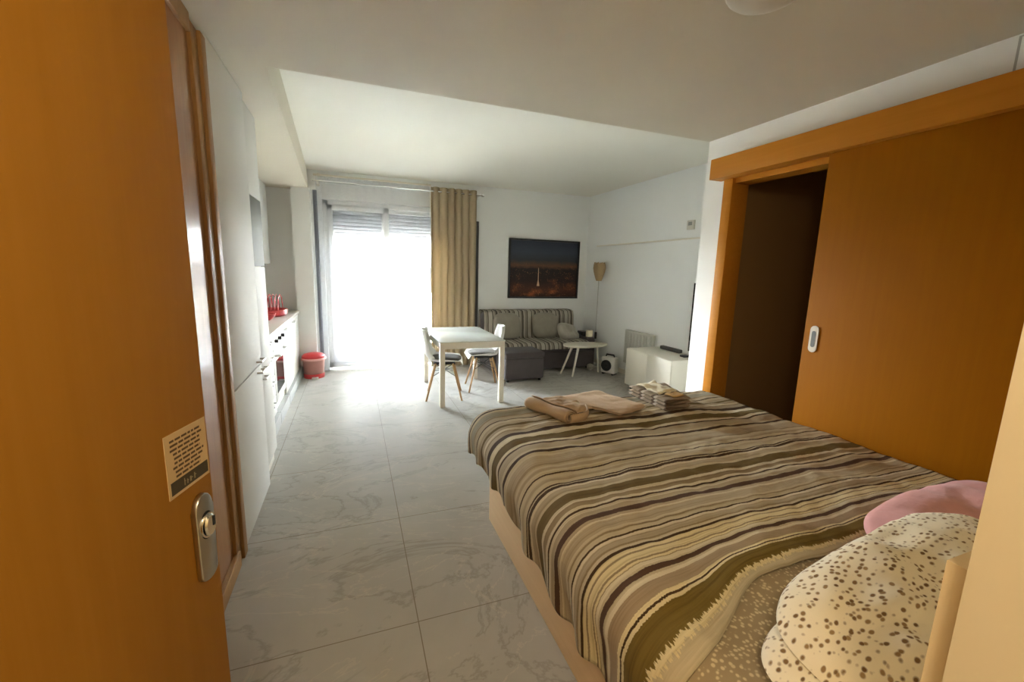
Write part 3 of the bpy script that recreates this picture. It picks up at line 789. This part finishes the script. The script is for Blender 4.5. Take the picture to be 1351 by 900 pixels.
tag(obj('eyelet_curtain', curtain_bm(1.09, 1.78, 6.40, .02, 2.68, 6, .042, 8), M['beige_curtain'], smooth=80, solid=.003), 'beige eyelet curtain drawn to the right of the balcony door', 'curtain')
tag(obj('blackout_curtain', curtain_bm(1.70, 1.86, 6.52, .5, 2.25, 2, .014, 5), M['dark_curtain'], smooth=80, solid=.004), 'narrow charcoal curtain edge showing behind the right side of the beige curtain', 'curtain', 'dark blackout curtain edges')
tag(obj('blackout_curtain', curtain_bm(-.47, -.42, 6.53, .03, 2.52, 1, .01, 6), fabric('slate_blackout_cloth', srgb(128, 130, 136)), smooth=80, solid=.004), 'narrow slate grey curtain edge left of the white sheer curtain', 'curtain', 'dark blackout curtain edges')
rod = thing('curtain_rod', 'thin pale curtain rod under the ceiling above the balcony door', 'curtain rod', (.7, 6.42, 2.62))
bm = bmesh.new(); tube(bm, [(-.46, 6.40, 2.62), (1.86, 6.40, 2.62)], .011, 10); obj('pole', bm, M['chrome'], rod)
bm = bmesh.new(); lathe(bm, [(.0001, -.03), (.02, -.02), (.024, 0), (.02, .02), (.0001, .03)], (0, 0, 0), 14)
bmesh.ops.transform(bm, matrix=Matrix.Translation((1.88, 6.40, 2.62)) @ Matrix.Rotation(PI/2, 4, 'Y'), verts=bm.verts); obj('finial', bm, M['chrome'], rod)
for x in (-.40, 1.83):
    obj('bracket', B((x-.012, 6.40, 2.61, x+.012, 6.6, 2.63), (x-.02, 6.585, 2.58, x+.02, 6.6, 2.66)), M['white_metal'], rod)
tr = tag(obj('curtain_track', B((-.45, 6.485, 2.70, 1.12, 6.515, 2.725), (-.40, 6.5, 2.71, -.37, 6.6, 2.735), (1.05, 6.5, 2.71, 1.08, 6.6, 2.735), bev=.003), M['white_metal']), 'slim white track carrying the sheer curtain', 'curtain track')

# ------------------------------------------------------------------ dining table and chairs
dt = thing('dining_table', 'white dining table with a pale glass top in front of the beige curtain', 'table', (1.2, 5.1, 0))
TX0, TX1, TY0, TY1 = .86, 1.60, 4.46, 5.62
obj('glass_top', B((TX0-.008, TY0-.008, .725, TX1+.008, TY1+.008, .735), bev=.003), M['glass_top'], dt)
bm = bmesh.new()
for b in ((TX0, TY0, .655, TX1, TY0+.04, .724), (TX0, TY1-.04, .655, TX1, TY1, .724), (TX0, TY0+.04, .655, TX0+.04, TY1-.04, .724), (TX1-.04, TY0+.04, .655, TX1, TY1-.04, .724)):
    box(bm, *b, bev=.003)
obj('apron', bm, M['white_metal'], dt)
for x in (TX0, TX1-.055):
    for y in (TY0, TY1-.055):
        obj('leg', B((x, y, 0, x+.055, y+.055, .66), bev=.004), M['white_metal'], dt)

def make_chair(label, loc, rz):
    t = thing('dining_chair', label, 'chair', loc, rz, 'shell chairs at the dining table')
    # local: seat faces +x, back at -x
    bm = bmesh.new()
    def shell(u, v):
        s = v            # 0 front edge .. 1 top of back
        w = .215-.02*s+.02*math.sin(s*PI)
        if s > .75: w *= 1-.35*((s-.75)/.25)**2
        L = [(.23, .425), (.20, .452), (.08, .445), (-.06, .437), (-.155, .455), (-.205, .53), (-.225, .63), (-.245, .73), (-.255, .82)]
        f = s*(len(L)-1); i = min(int(f), len(L)-2); k = f-i
        x = L[i][0]*(1-k)+L[i+1][0]*k; z = L[i][1]*(1-k)+L[i+1][1]*k
        q = u*2-1
        y = q*w
        lift = abs(q)**2.6
        if s < .5: z += .055*lift*min(1, s*3)
        else: x += .065*lift; z += .055*lift*(1-(s-.5)*2)
        return (x, y, z)
    grid(bm, shell, 20, 32); obj('shell', bm, M['white_plastic'], t, smooth=80, local=True, solid=.008)
    bm = pillow_bm(.37, .36, .045, 16, 16, .003, 2); bmesh.ops.translate(bm, verts=bm.verts, vec=(.03, 0, .472)); obj('seat_pad', bm, M['seat_pad'], t, smooth=70, local=True)
    for sx in (1, -1):
        for sy in (1, -1):
            bm = bmesh.new(); tube(bm, [(.015+sx*.10, sy*.11, .425), (.015+sx*.205, sy*.215, 0)], [.014, .010], 10); obj('leg', bm, M['leg_wood'], t, local=True)
    bm = bmesh.new()
    c = lambda sx, sy, k: (.015+sx*(.10+.105*k), sy*(.11+.105*k), .425*(1-k))
    for a, b in (((1, 1), (-1, -1)), ((1, -1), (-1, 1))):
        tube(bm, [c(*a, .35), c(*b, .12)], .004, 6)
        tube(bm, [c(*b, .35), c(*a, .12)], .004, 6)
    box(bm, -.11, -.12, .415, .14, .12, .428, bev=.004)
    obj('wire_brace', bm, M['dark_metal'], t, local=True)
    return t
make_chair('white shell chair with grey seat pad tucked under the window side of the table', (.98, 4.90, 0), math.radians(-12))
make_chair('white shell chair with grey seat pad on the sofa side of the table', (1.56, 5.12, 0), math.radians(172))

# ------------------------------------------------------------------ sofa corner
sf = thing('sofa', 'charcoal sofa with a grey striped throw below the city picture', 'sofa', (2.6, 6.1, 0))
SX0, SX1 = 1.88, 3.60
obj('base', B((SX0, 5.76, .03, SX1, 6.45, .30), bev=.02), M['sofa_dark'], sf)
obj('seat_cushion', B((SX0+.02, 5.72, .30, 3.48, 6.36, .43), bev=.045), M['sofa_dark'], sf)
bm = bmesh.new(); box(bm, SX0+.02, 6.28, .28, 3.46, 6.55, .86, bev=.06)
for v in bm.verts:
    if v.co.z > .5: v.co.y += .0
obj('backrest', bm, M['sofa_dark'], sf)
obj('armrest', B((3.47, 5.78, .03, 3.62, 6.5, .50), bev=.04), M['sofa_dark'], sf)
for x in (SX0+.08, SX1-.1):
    for y in (5.82, 6.38):
        bm = bmesh.new(); tube(bm, [(x, y, .035), (x, y, 0)], .022, 10); obj('foot', bm, M['dark_metal'], sf)
# throw draped over back and seat
bm = bmesh.new()
prof = [(6.565, .60), (6.565, .80), (6.55, .865), (6.50, .885), (6.36, .885), (6.29, .868), (6.262, .80), (6.25, .62), (6.24, .50), (6.22, .452), (6.15, .446), (5.95, .447), (5.78, .447), (5.72, .437), (5.695, .40), (5.690, .345)]
def thr(u, v):
    f = v*(len(prof)-1); i = min(int(f), len(prof)-2); k = f-i
    y = prof[i][0]*(1-k)+prof[i+1][0]*k; z = prof[i][1]*(1-k)+prof[i+1][1]*k
    x = SX0+.01+(3.45-SX0)*u
    w = .010*noise.noise(Vector((x*4, v*9, 1)))
    hem = .02*noise.noise(Vector((x*3, 0, 5)))*(1 if v > .93 else 0)
    return (x, y-w*(.6 if z > .46 else 0), z+(abs(w) if z < .46 or z > .86 else 0)+hem)
grid(bm, thr, 80, 60)
tag(obj('sofa_throw', bm, M['sofa_stripe'], smooth=70, solid=.008), 'grey striped throw spread over the back and seat of the sofa', 'throw')
for x, l in ((2.24, 'square grey cushion on the left half of the sofa, behind the dining chair'), (2.90, 'square grey cushion on the right half of the sofa')):
    place_pillow('cushion', pillow_bm(.46, .42, .14, 24, 24, .01, x), M['grey_cushion'], (x, 6.165, .655), (76, 0, 0), l, 'cushion', 'grey cushions on the sofa')
place_pillow('cushion', pillow_bm(.40, .34, .17, 24, 24, .03, 4), M['grey_fleece'], (3.27, 6.08, .545), (48, 12, 14), 'pale grey fleece cushion slumped on the right end of the sofa', 'cushion')
ot = thing('ottoman', 'charcoal upholstered ottoman in front of the sofa beside the dining table', 'ottoman', (2.15, 5.5, 0))
bm = bmesh.new(); box(bm, 1.90, 5.25, .03, 2.48, 5.68, .33, bev=.03); obj('body', bm, M['sofa_dark'], ot)
bm = bmesh.new(); box(bm, 1.89, 5.24, .325, 2.49, 5.685, .42, bev=.04); obj('top_cushion', bm, M['sofa_dark'], ot)
for x in (1.95, 2.43):
    for y in (5.3, 5.63):
        bm = bmesh.new(); tube(bm, [(x, y, .035), (x, y, 0)], .02, 10); obj('foot', bm, M['dark_metal'], ot)

ct = thing('coffee_table', 'low white oval coffee table on three splayed legs in front of the sofa', 'coffee table', (3.25, 5.6, 0))
bm = bmesh.new()
top_pts = []
for k in range(40):
    a = 2*PI*k/40; r = 1+.12*math.cos(a+2.2)+.05*math.cos(3*a)
    top_pts.append((3.23+.36*r*math.cos(a), 5.43+.20*r*math.sin(a)))
prism(bm, top_pts, .445, .467, .006); obj('tabletop', bm, M['white_satin'], ct)
for (a, b), (c, d) in (((3.03, 5.46), (2.90, 5.56)), ((3.07, 5.36), (2.98, 5.34)), ((3.44, 5.46), (3.52, 5.50))):
    bm = bmesh.new(); tube(bm, [(a, b, .446), (c, d, 0)], [.019, .013], 12); obj('leg', bm, M['white_satin'], ct)

# picture
pc = thing('framed_picture', 'black framed picture of a city at night above the sofa', 'picture', (3.03, 6.59, 1.07))
bm = bmesh.new(); X0, X1, Z0, Z1 = 2.39, 3.68, 1.065, 2.035
for b in ((X0, 6.555, Z0, X0+.028, 6.60, Z1), (X1-.028, 6.555, Z0, X1, 6.60, Z1), (X0+.028, 6.555, Z0, X1-.028, 6.60, Z0+.028), (X0+.028, 6.555, Z1-.028, X1-.028, 6.60, Z1)):
    box(bm, *b, bev=.003)
obj('frame', bm, M['black'], pc)
pr_ = obj('print', B((X0+.028, 6.575, Z0+.028, X1-.028, 6.585, Z1-.028)), M['print'], pc, smooth=0)
bm = bmesh.new(); prism(bm, [(0, 0), (.05, 0), (.031, .10), (.030, .28), (.025, .31), (.020, .28), (.019, .10)], 0, .0015)
bmesh.ops.transform(bm, matrix=Matrix.Translation((2.90, 6.5735, 1.27)) @ Matrix(((1, 0, 0, 0), (0, 0, 1, 0), (0, 1, 0, 0), (0, 0, 0, 1))), verts=bm.verts)
obj('printed_light_mast', bm, M['mast_light'], pr_, smooth=0)

# floor lamp in the corner
lx, ly = 3.60, 6.62-.28
lx, ly = 3.70, 5.93
fl = thing('floor_lamp', 'slim floor lamp with a small woven tulip shade in the corner by the sofa', 'lamp', (lx, ly, 0))
bm = bmesh.new(); lathe(bm, [(.0001, .018), (.09, .016), (.105, .008), (.105, 0), (.0001, 0)], (lx, ly, 0), 28); obj('lamp_base', bm, M['steel'], fl)
bm = bmesh.new(); tube(bm, [(lx, ly, .016), (lx, ly, 1.44)], .007, 10); po = obj('pole', bm, M['steel'], fl)
bm = bmesh.new(); tube(bm, [(lx, ly, .45), (lx, ly, .56)], .018, 10); obj('switch', bm, M['black'], fl)
def woven_mat():
    m = principled('woven_rattan', srgb(166, 140, 98), .7); n = N(m)
    w = n.new('ShaderNodeTexWave'); w.inputs['Scale'].default_value = 30; w.inputs['Distortion'].default_value = 2; w.bands_direction = 'Z'
    n.link(n.coord(), w.inputs['Vector'])
    n.base(n.mix(w.outputs['Fac'], srgb(132, 106, 70), srgb(190, 164, 120))); n.bump(w.outputs['Fac'], .4, .004); return m
bm = bmesh.new()
sp_ = [(.04, 0), (.062, .06), (.085, .14), (.095, .20), (.09, .26), (.078, .275)]
def shade(u, v):
    f = v*(len(sp_)-1); i = min(int(f), len(sp_)-2); k = f-i
    r = sp_[i][0]*(1-k)+sp_[i+1][0]*k; z = sp_[i][1]*(1-k)+sp_[i+1][1]*k
    a = u*2*PI; r *= 1+.035*math.cos(a*8); z += (.02*math.cos(a*8) if v > .9 else 0)
    return (lx+r*math.cos(a), ly+r*math.sin(a), 1.39+z)
grid(bm, shade, 64, 15); bmesh.ops.remove_doubles(bm, verts=bm.verts, dist=1e-5)
obj('lamp_shade', bm, woven_mat(), fl, smooth=60, solid=.004)
# things on the sofa's right arm
bm = bmesh.new(); box(bm, 3.475, 5.93, .502, 3.60, 6.14, .565, bev=.012)
tag(obj('black_box', bm, M['black']), 'small black box on the right armrest of the sofa under the lamp', 'box')
mg = thing('paper_roll', 'white paper roll standing on the sofa armrest in front of the black box', 'paper roll', (3.54, 5.86, .5))
bm = bmesh.new(); lathe(bm, [(.018, 0), (.055, 0), (.055, .10), (.018, .10), (.018, 0)], (3.54, 5.86, .502), 24); obj('roll', bm, M['cream_cloth'], mg)
bm = bmesh.new(); lathe(bm, [(.016, .001), (.0185, .001), (.0185, .102), (.016, .102), (.016, .001)], (3.54, 5.86, .502), 16); obj('core', bm, M['tan_towel'], mg)

# fan heater on the floor
fh = thing('fan_heater', 'white fan heater with a round dark grille on the floor by the wall', 'heater', (3.62, 5.35, 0))
hm = M['white_plastic']
bm = bmesh.new(); box(bm, -.07, -.12, .02, .07, .12, .27, bev=.03, seg=4)
Rh = Matrix.Translation((3.62, 5.35, 0)) @ Matrix.Rotation(math.radians(28), 4, 'Z')
bmesh.ops.transform(bm, matrix=Rh, verts=bm.verts); bd = obj('body', bm, hm, fh)
bm = bmesh.new(); lathe(bm, [(.0001, .004), (.03, .004), (.03, 0), (.034, 0), (.034, .004), (.075, .004), (.075, 0), (.085, .008), (.085, 0)], n=32)
bmesh.ops.transform(bm, matrix=Rh @ Matrix.Translation((-.071, 0.02, .14)) @ Matrix.Rotation(-PI/2, 4, 'Y'), verts=bm.verts); obj('grille', bm, M['black'], fh)
bm = bmesh.new(); tube(bm, [(0, -.07, .26), (0, -.06, .30), (0, .06, .30), (0, .07, .26)], .012, 10); bmesh.ops.transform(bm, matrix=Rh, verts=bm.verts); obj('handle', bm, M['black'], fh)
for s in (-1, 1):
    bm = bmesh.new(); box(bm, -.06, s*.08-.015, 0, .06, s*.08+.015, .022, bev=.004); bmesh.ops.transform(bm, matrix=Rh, verts=bm.verts); obj('foot', bm, M['rubber'], fh)
bm = bmesh.new(); lathe(bm, [(.0001, 0), (.03, 0), (.05, .03), (.055, .06), (.04, .09), (.015, .10), (.0001, .10)], (3.47, 5.66, 0), 20)
tag(obj('small_ball', bm, M['grey_fleece']), 'small pale round ball on the floor under the coffee table', 'ball')

# ------------------------------------------------------------------ TV corner
UX0, UX1, UY0, UY1, UZ = 3.33, XT-.015, 3.72, 4.56, .56
tv = thing('tv_bench', 'white box shaped media bench against the wall behind the foot of the bed', 'cabinet', (3.6, 4.1, 0))
obj('carcass', B((UX0+.02, UY0, .08, UX1, UY1, UZ), bev=.003), M['white_satin'], tv)
obj('door', B((UX0, UY0+.002, .085, UX0+.02, (UY0+UY1)/2-.001, UZ-.004), bev=.002), M['white_satin'], tv)
obj('door', B((UX0, (UY0+UY1)/2+.001, .085, UX0+.02, UY1-.002, UZ-.004), bev=.002), M['white_satin'], tv)
for x in (UX0+.07, UX1-.06):
    for y in (UY0+.06, UY1-.06):
        bm = bmesh.new(); tube(bm, [(x, y, .08), (x, y, 0)], .02, 10); obj('foot', bm, M['dark_metal'], tv)
t = thing('television', 'thin black television on the wall, seen edge-on at the wall corner', 'television', (3.78, 3.3, 1.0))
obj('screen', B((3.748, 2.72, .62, 3.765, 3.935, 1.43), bev=.004), M['black_glass'], t)
obj('wall_mount', B((3.765, 3.1, .85, XT, 3.5, 1.2)), M['dark_metal'], t)
bm = bmesh.new(); box(bm, 3.62, 3.84, UZ, 3.71, 3.92, UZ+.022, bev=.005)
tag(obj('media_box', bm, M['black']), 'small black media box on the media bench right below the television edge', 'media box')
bm = bmesh.new(); box(bm, 3.74, 4.07, UZ, 3.80, 4.42, UZ+.045, bev=.010)
tag(obj('sound_bar', bm, principled('dark_grey_plastic', srgb(70, 66, 60), .5)), 'short dark grey sound bar on top of the white media bench', 'speaker')
rd = thing('wall_radiator', 'low grey white electric radiator on the wall behind the media bench', 'radiator', (XT-.04, 5.0, .2))
rm = principled('grey_radiator_enamel', srgb(188, 186, 172), .45)
obj('panel', B((XT-.075, 4.62, .2, XT-.02, 5.24, .70), bev=.008), rm, rd)
for k in range(8):
    obj('fin', B((XT-.083, 4.65+k*.072, .23, XT-.075, 4.65+k*.072+.05, .67), bev=.003), rm, rd)
obj('bracket', B((XT-.02, 4.75, .3, XT, 4.8, .6), (XT-.02, 5.06, .3, XT, 5.11, .6)), M['white_metal'], rd)
ths = thing('wall_thermostat', 'small white thermostat box high on the living room wall', 'thermostat', (XT, 4.16, 2.1))
obj('case', B((XT-.03, 4.11, 2.06, XT, 4.22, 2.17), bev=.006), principled('off_white_plastic', srgb(200, 196, 182), .4), ths)
obj('display', B((XT-.032, 4.135, 2.11, XT-.03, 4.195, 2.15)), M['grey_panel'], ths)

# ------------------------------------------------------------------ light
w = bpy.data.worlds.new('sky'); sc.world = w; w.use_nodes = True
bg = w.node_tree.nodes['Background']
nt = w.node_tree
tcn = nt.nodes.new('ShaderNodeTexCoord'); sx = nt.nodes.new('ShaderNodeSeparateXYZ'); rp = nt.nodes.new('ShaderNodeValToRGB')
nt.links.new(tcn.outputs['Generated'], sx.inputs[0]); nt.links.new(sx.outputs[2], rp.inputs[0])
cr = rp.color_ramp; cr.elements[0].position = 0.0; cr.elements[0].color = (.14, .14, .13, 1)
cr.elements[1].position = .6; cr.elements[1].color = (.40, .50, .62, 1)
for p_, c_ in ((.03, (1.45, 1.44, 1.38, 1)), (.16, (1.25, 1.27, 1.27, 1)), (.3, (.6, .66, .72, 1))):
    e_ = cr.elements.new(p_); e_.color = c_
# brighter towards the sun's side (left of the balcony), softer straight ahead
rx = nt.nodes.new('ShaderNodeValToRGB'); ad = nt.nodes.new('ShaderNodeMath'); ad.operation = 'MULTIPLY_ADD'
ad.inputs[1].default_value = .5; ad.inputs[2].default_value = .5
nt.links.new(sx.outputs[0], ad.inputs[0]); nt.links.new(ad.outputs[0], rx.inputs[0])
c2 = rx.color_ramp; c2.elements[0].position = .05; c2.elements[0].color = (8.0, 8.1, 8.3, 1); c2.elements[1].position = .49; c2.elements[1].color = (.020, .022, .024, 1)
for p_, k_ in ((.15, 2.2), (.24, .95), (.32, .5), (.42, .35), (.60, .02), (.68, .3)):
    e_ = c2.elements.new(p_); e_.color = (k_*.97, k_, k_*1.03, 1)
mu = nt.nodes.new('ShaderNodeMix'); mu.data_type = 'RGBA'; mu.blend_type = 'MULTIPLY'; mu.inputs[0].default_value = 1
nt.links.new(rp.outputs[0], mu.inputs[6]); nt.links.new(rx.outputs[0], mu.inputs[7])
nt.links.new(mu.outputs[2], bg.inputs['Color'])
SKY = 14.0
bg.inputs['Strength'].default_value = SKY

def area(name, loc, rot, sx_, sy_, energy, col, portal=False):
    l = bpy.data.lights.new(name, 'AREA'); l.shape = 'RECTANGLE'; l.size = sx_; l.size_y = sy_; l.energy = energy; l.color = col
    if portal: l.cycles.is_portal = True
    o = bpy.data.objects.new(name, l); COL.objects.link(o); o.location = loc; o.rotation_euler = rot; return o
area('window_portal', ((WX0+WX1)/2, YF+.22, 1.2), (-PI/2, 0, 0), WX1-WX0, 2.4, 1, (1, 1, 1), True)
# the corridor's own ceiling lamp behind the camera
lc = bpy.data.lights.new('corridor_lamp', 'POINT'); lc.energy = 2.6; lc.color = (1, .84, .62); lc.shadow_soft_size = .14
o = bpy.data.objects.new('corridor_lamp', lc); COL.objects.link(o); o.location = (-.15, -.40, 2.25)

# ------------------------------------------------------------------ camera
F, yaw, pitch, roll = 557.5, math.radians(20.7), math.radians(9.5), math.radians(1.56)
f = Vector((math.sin(yaw)*math.cos(pitch), math.cos(yaw)*math.cos(pitch), -math.sin(pitch)))
r0 = Vector((math.cos(yaw), -math.sin(yaw), 0)); u0 = r0.cross(f)
r = r0*math.cos(roll)+u0*math.sin(roll); u = r.cross(f)
cam = bpy.data.cameras.new('camera'); cam.sensor_fit = 'HORIZONTAL'; cam.sensor_width = 36; cam.lens = 36*F/1351; cam.clip_start = .02
co = bpy.data.objects.new('camera', cam); COL.objects.link(co)
co.matrix_world = Matrix(((r.x, u.x, -f.x, 0), (r.y, u.y, -f.y, 0), (r.z, u.z, -f.z, 1.52), (0, 0, 0, 1)))
sc.camera = co
vs = sc.view_settings
vs.view_transform = 'Standard'; vs.look = 'None'; vs.gamma = 1; vs.use_curve_mapping = False; vs.exposure = 3.92
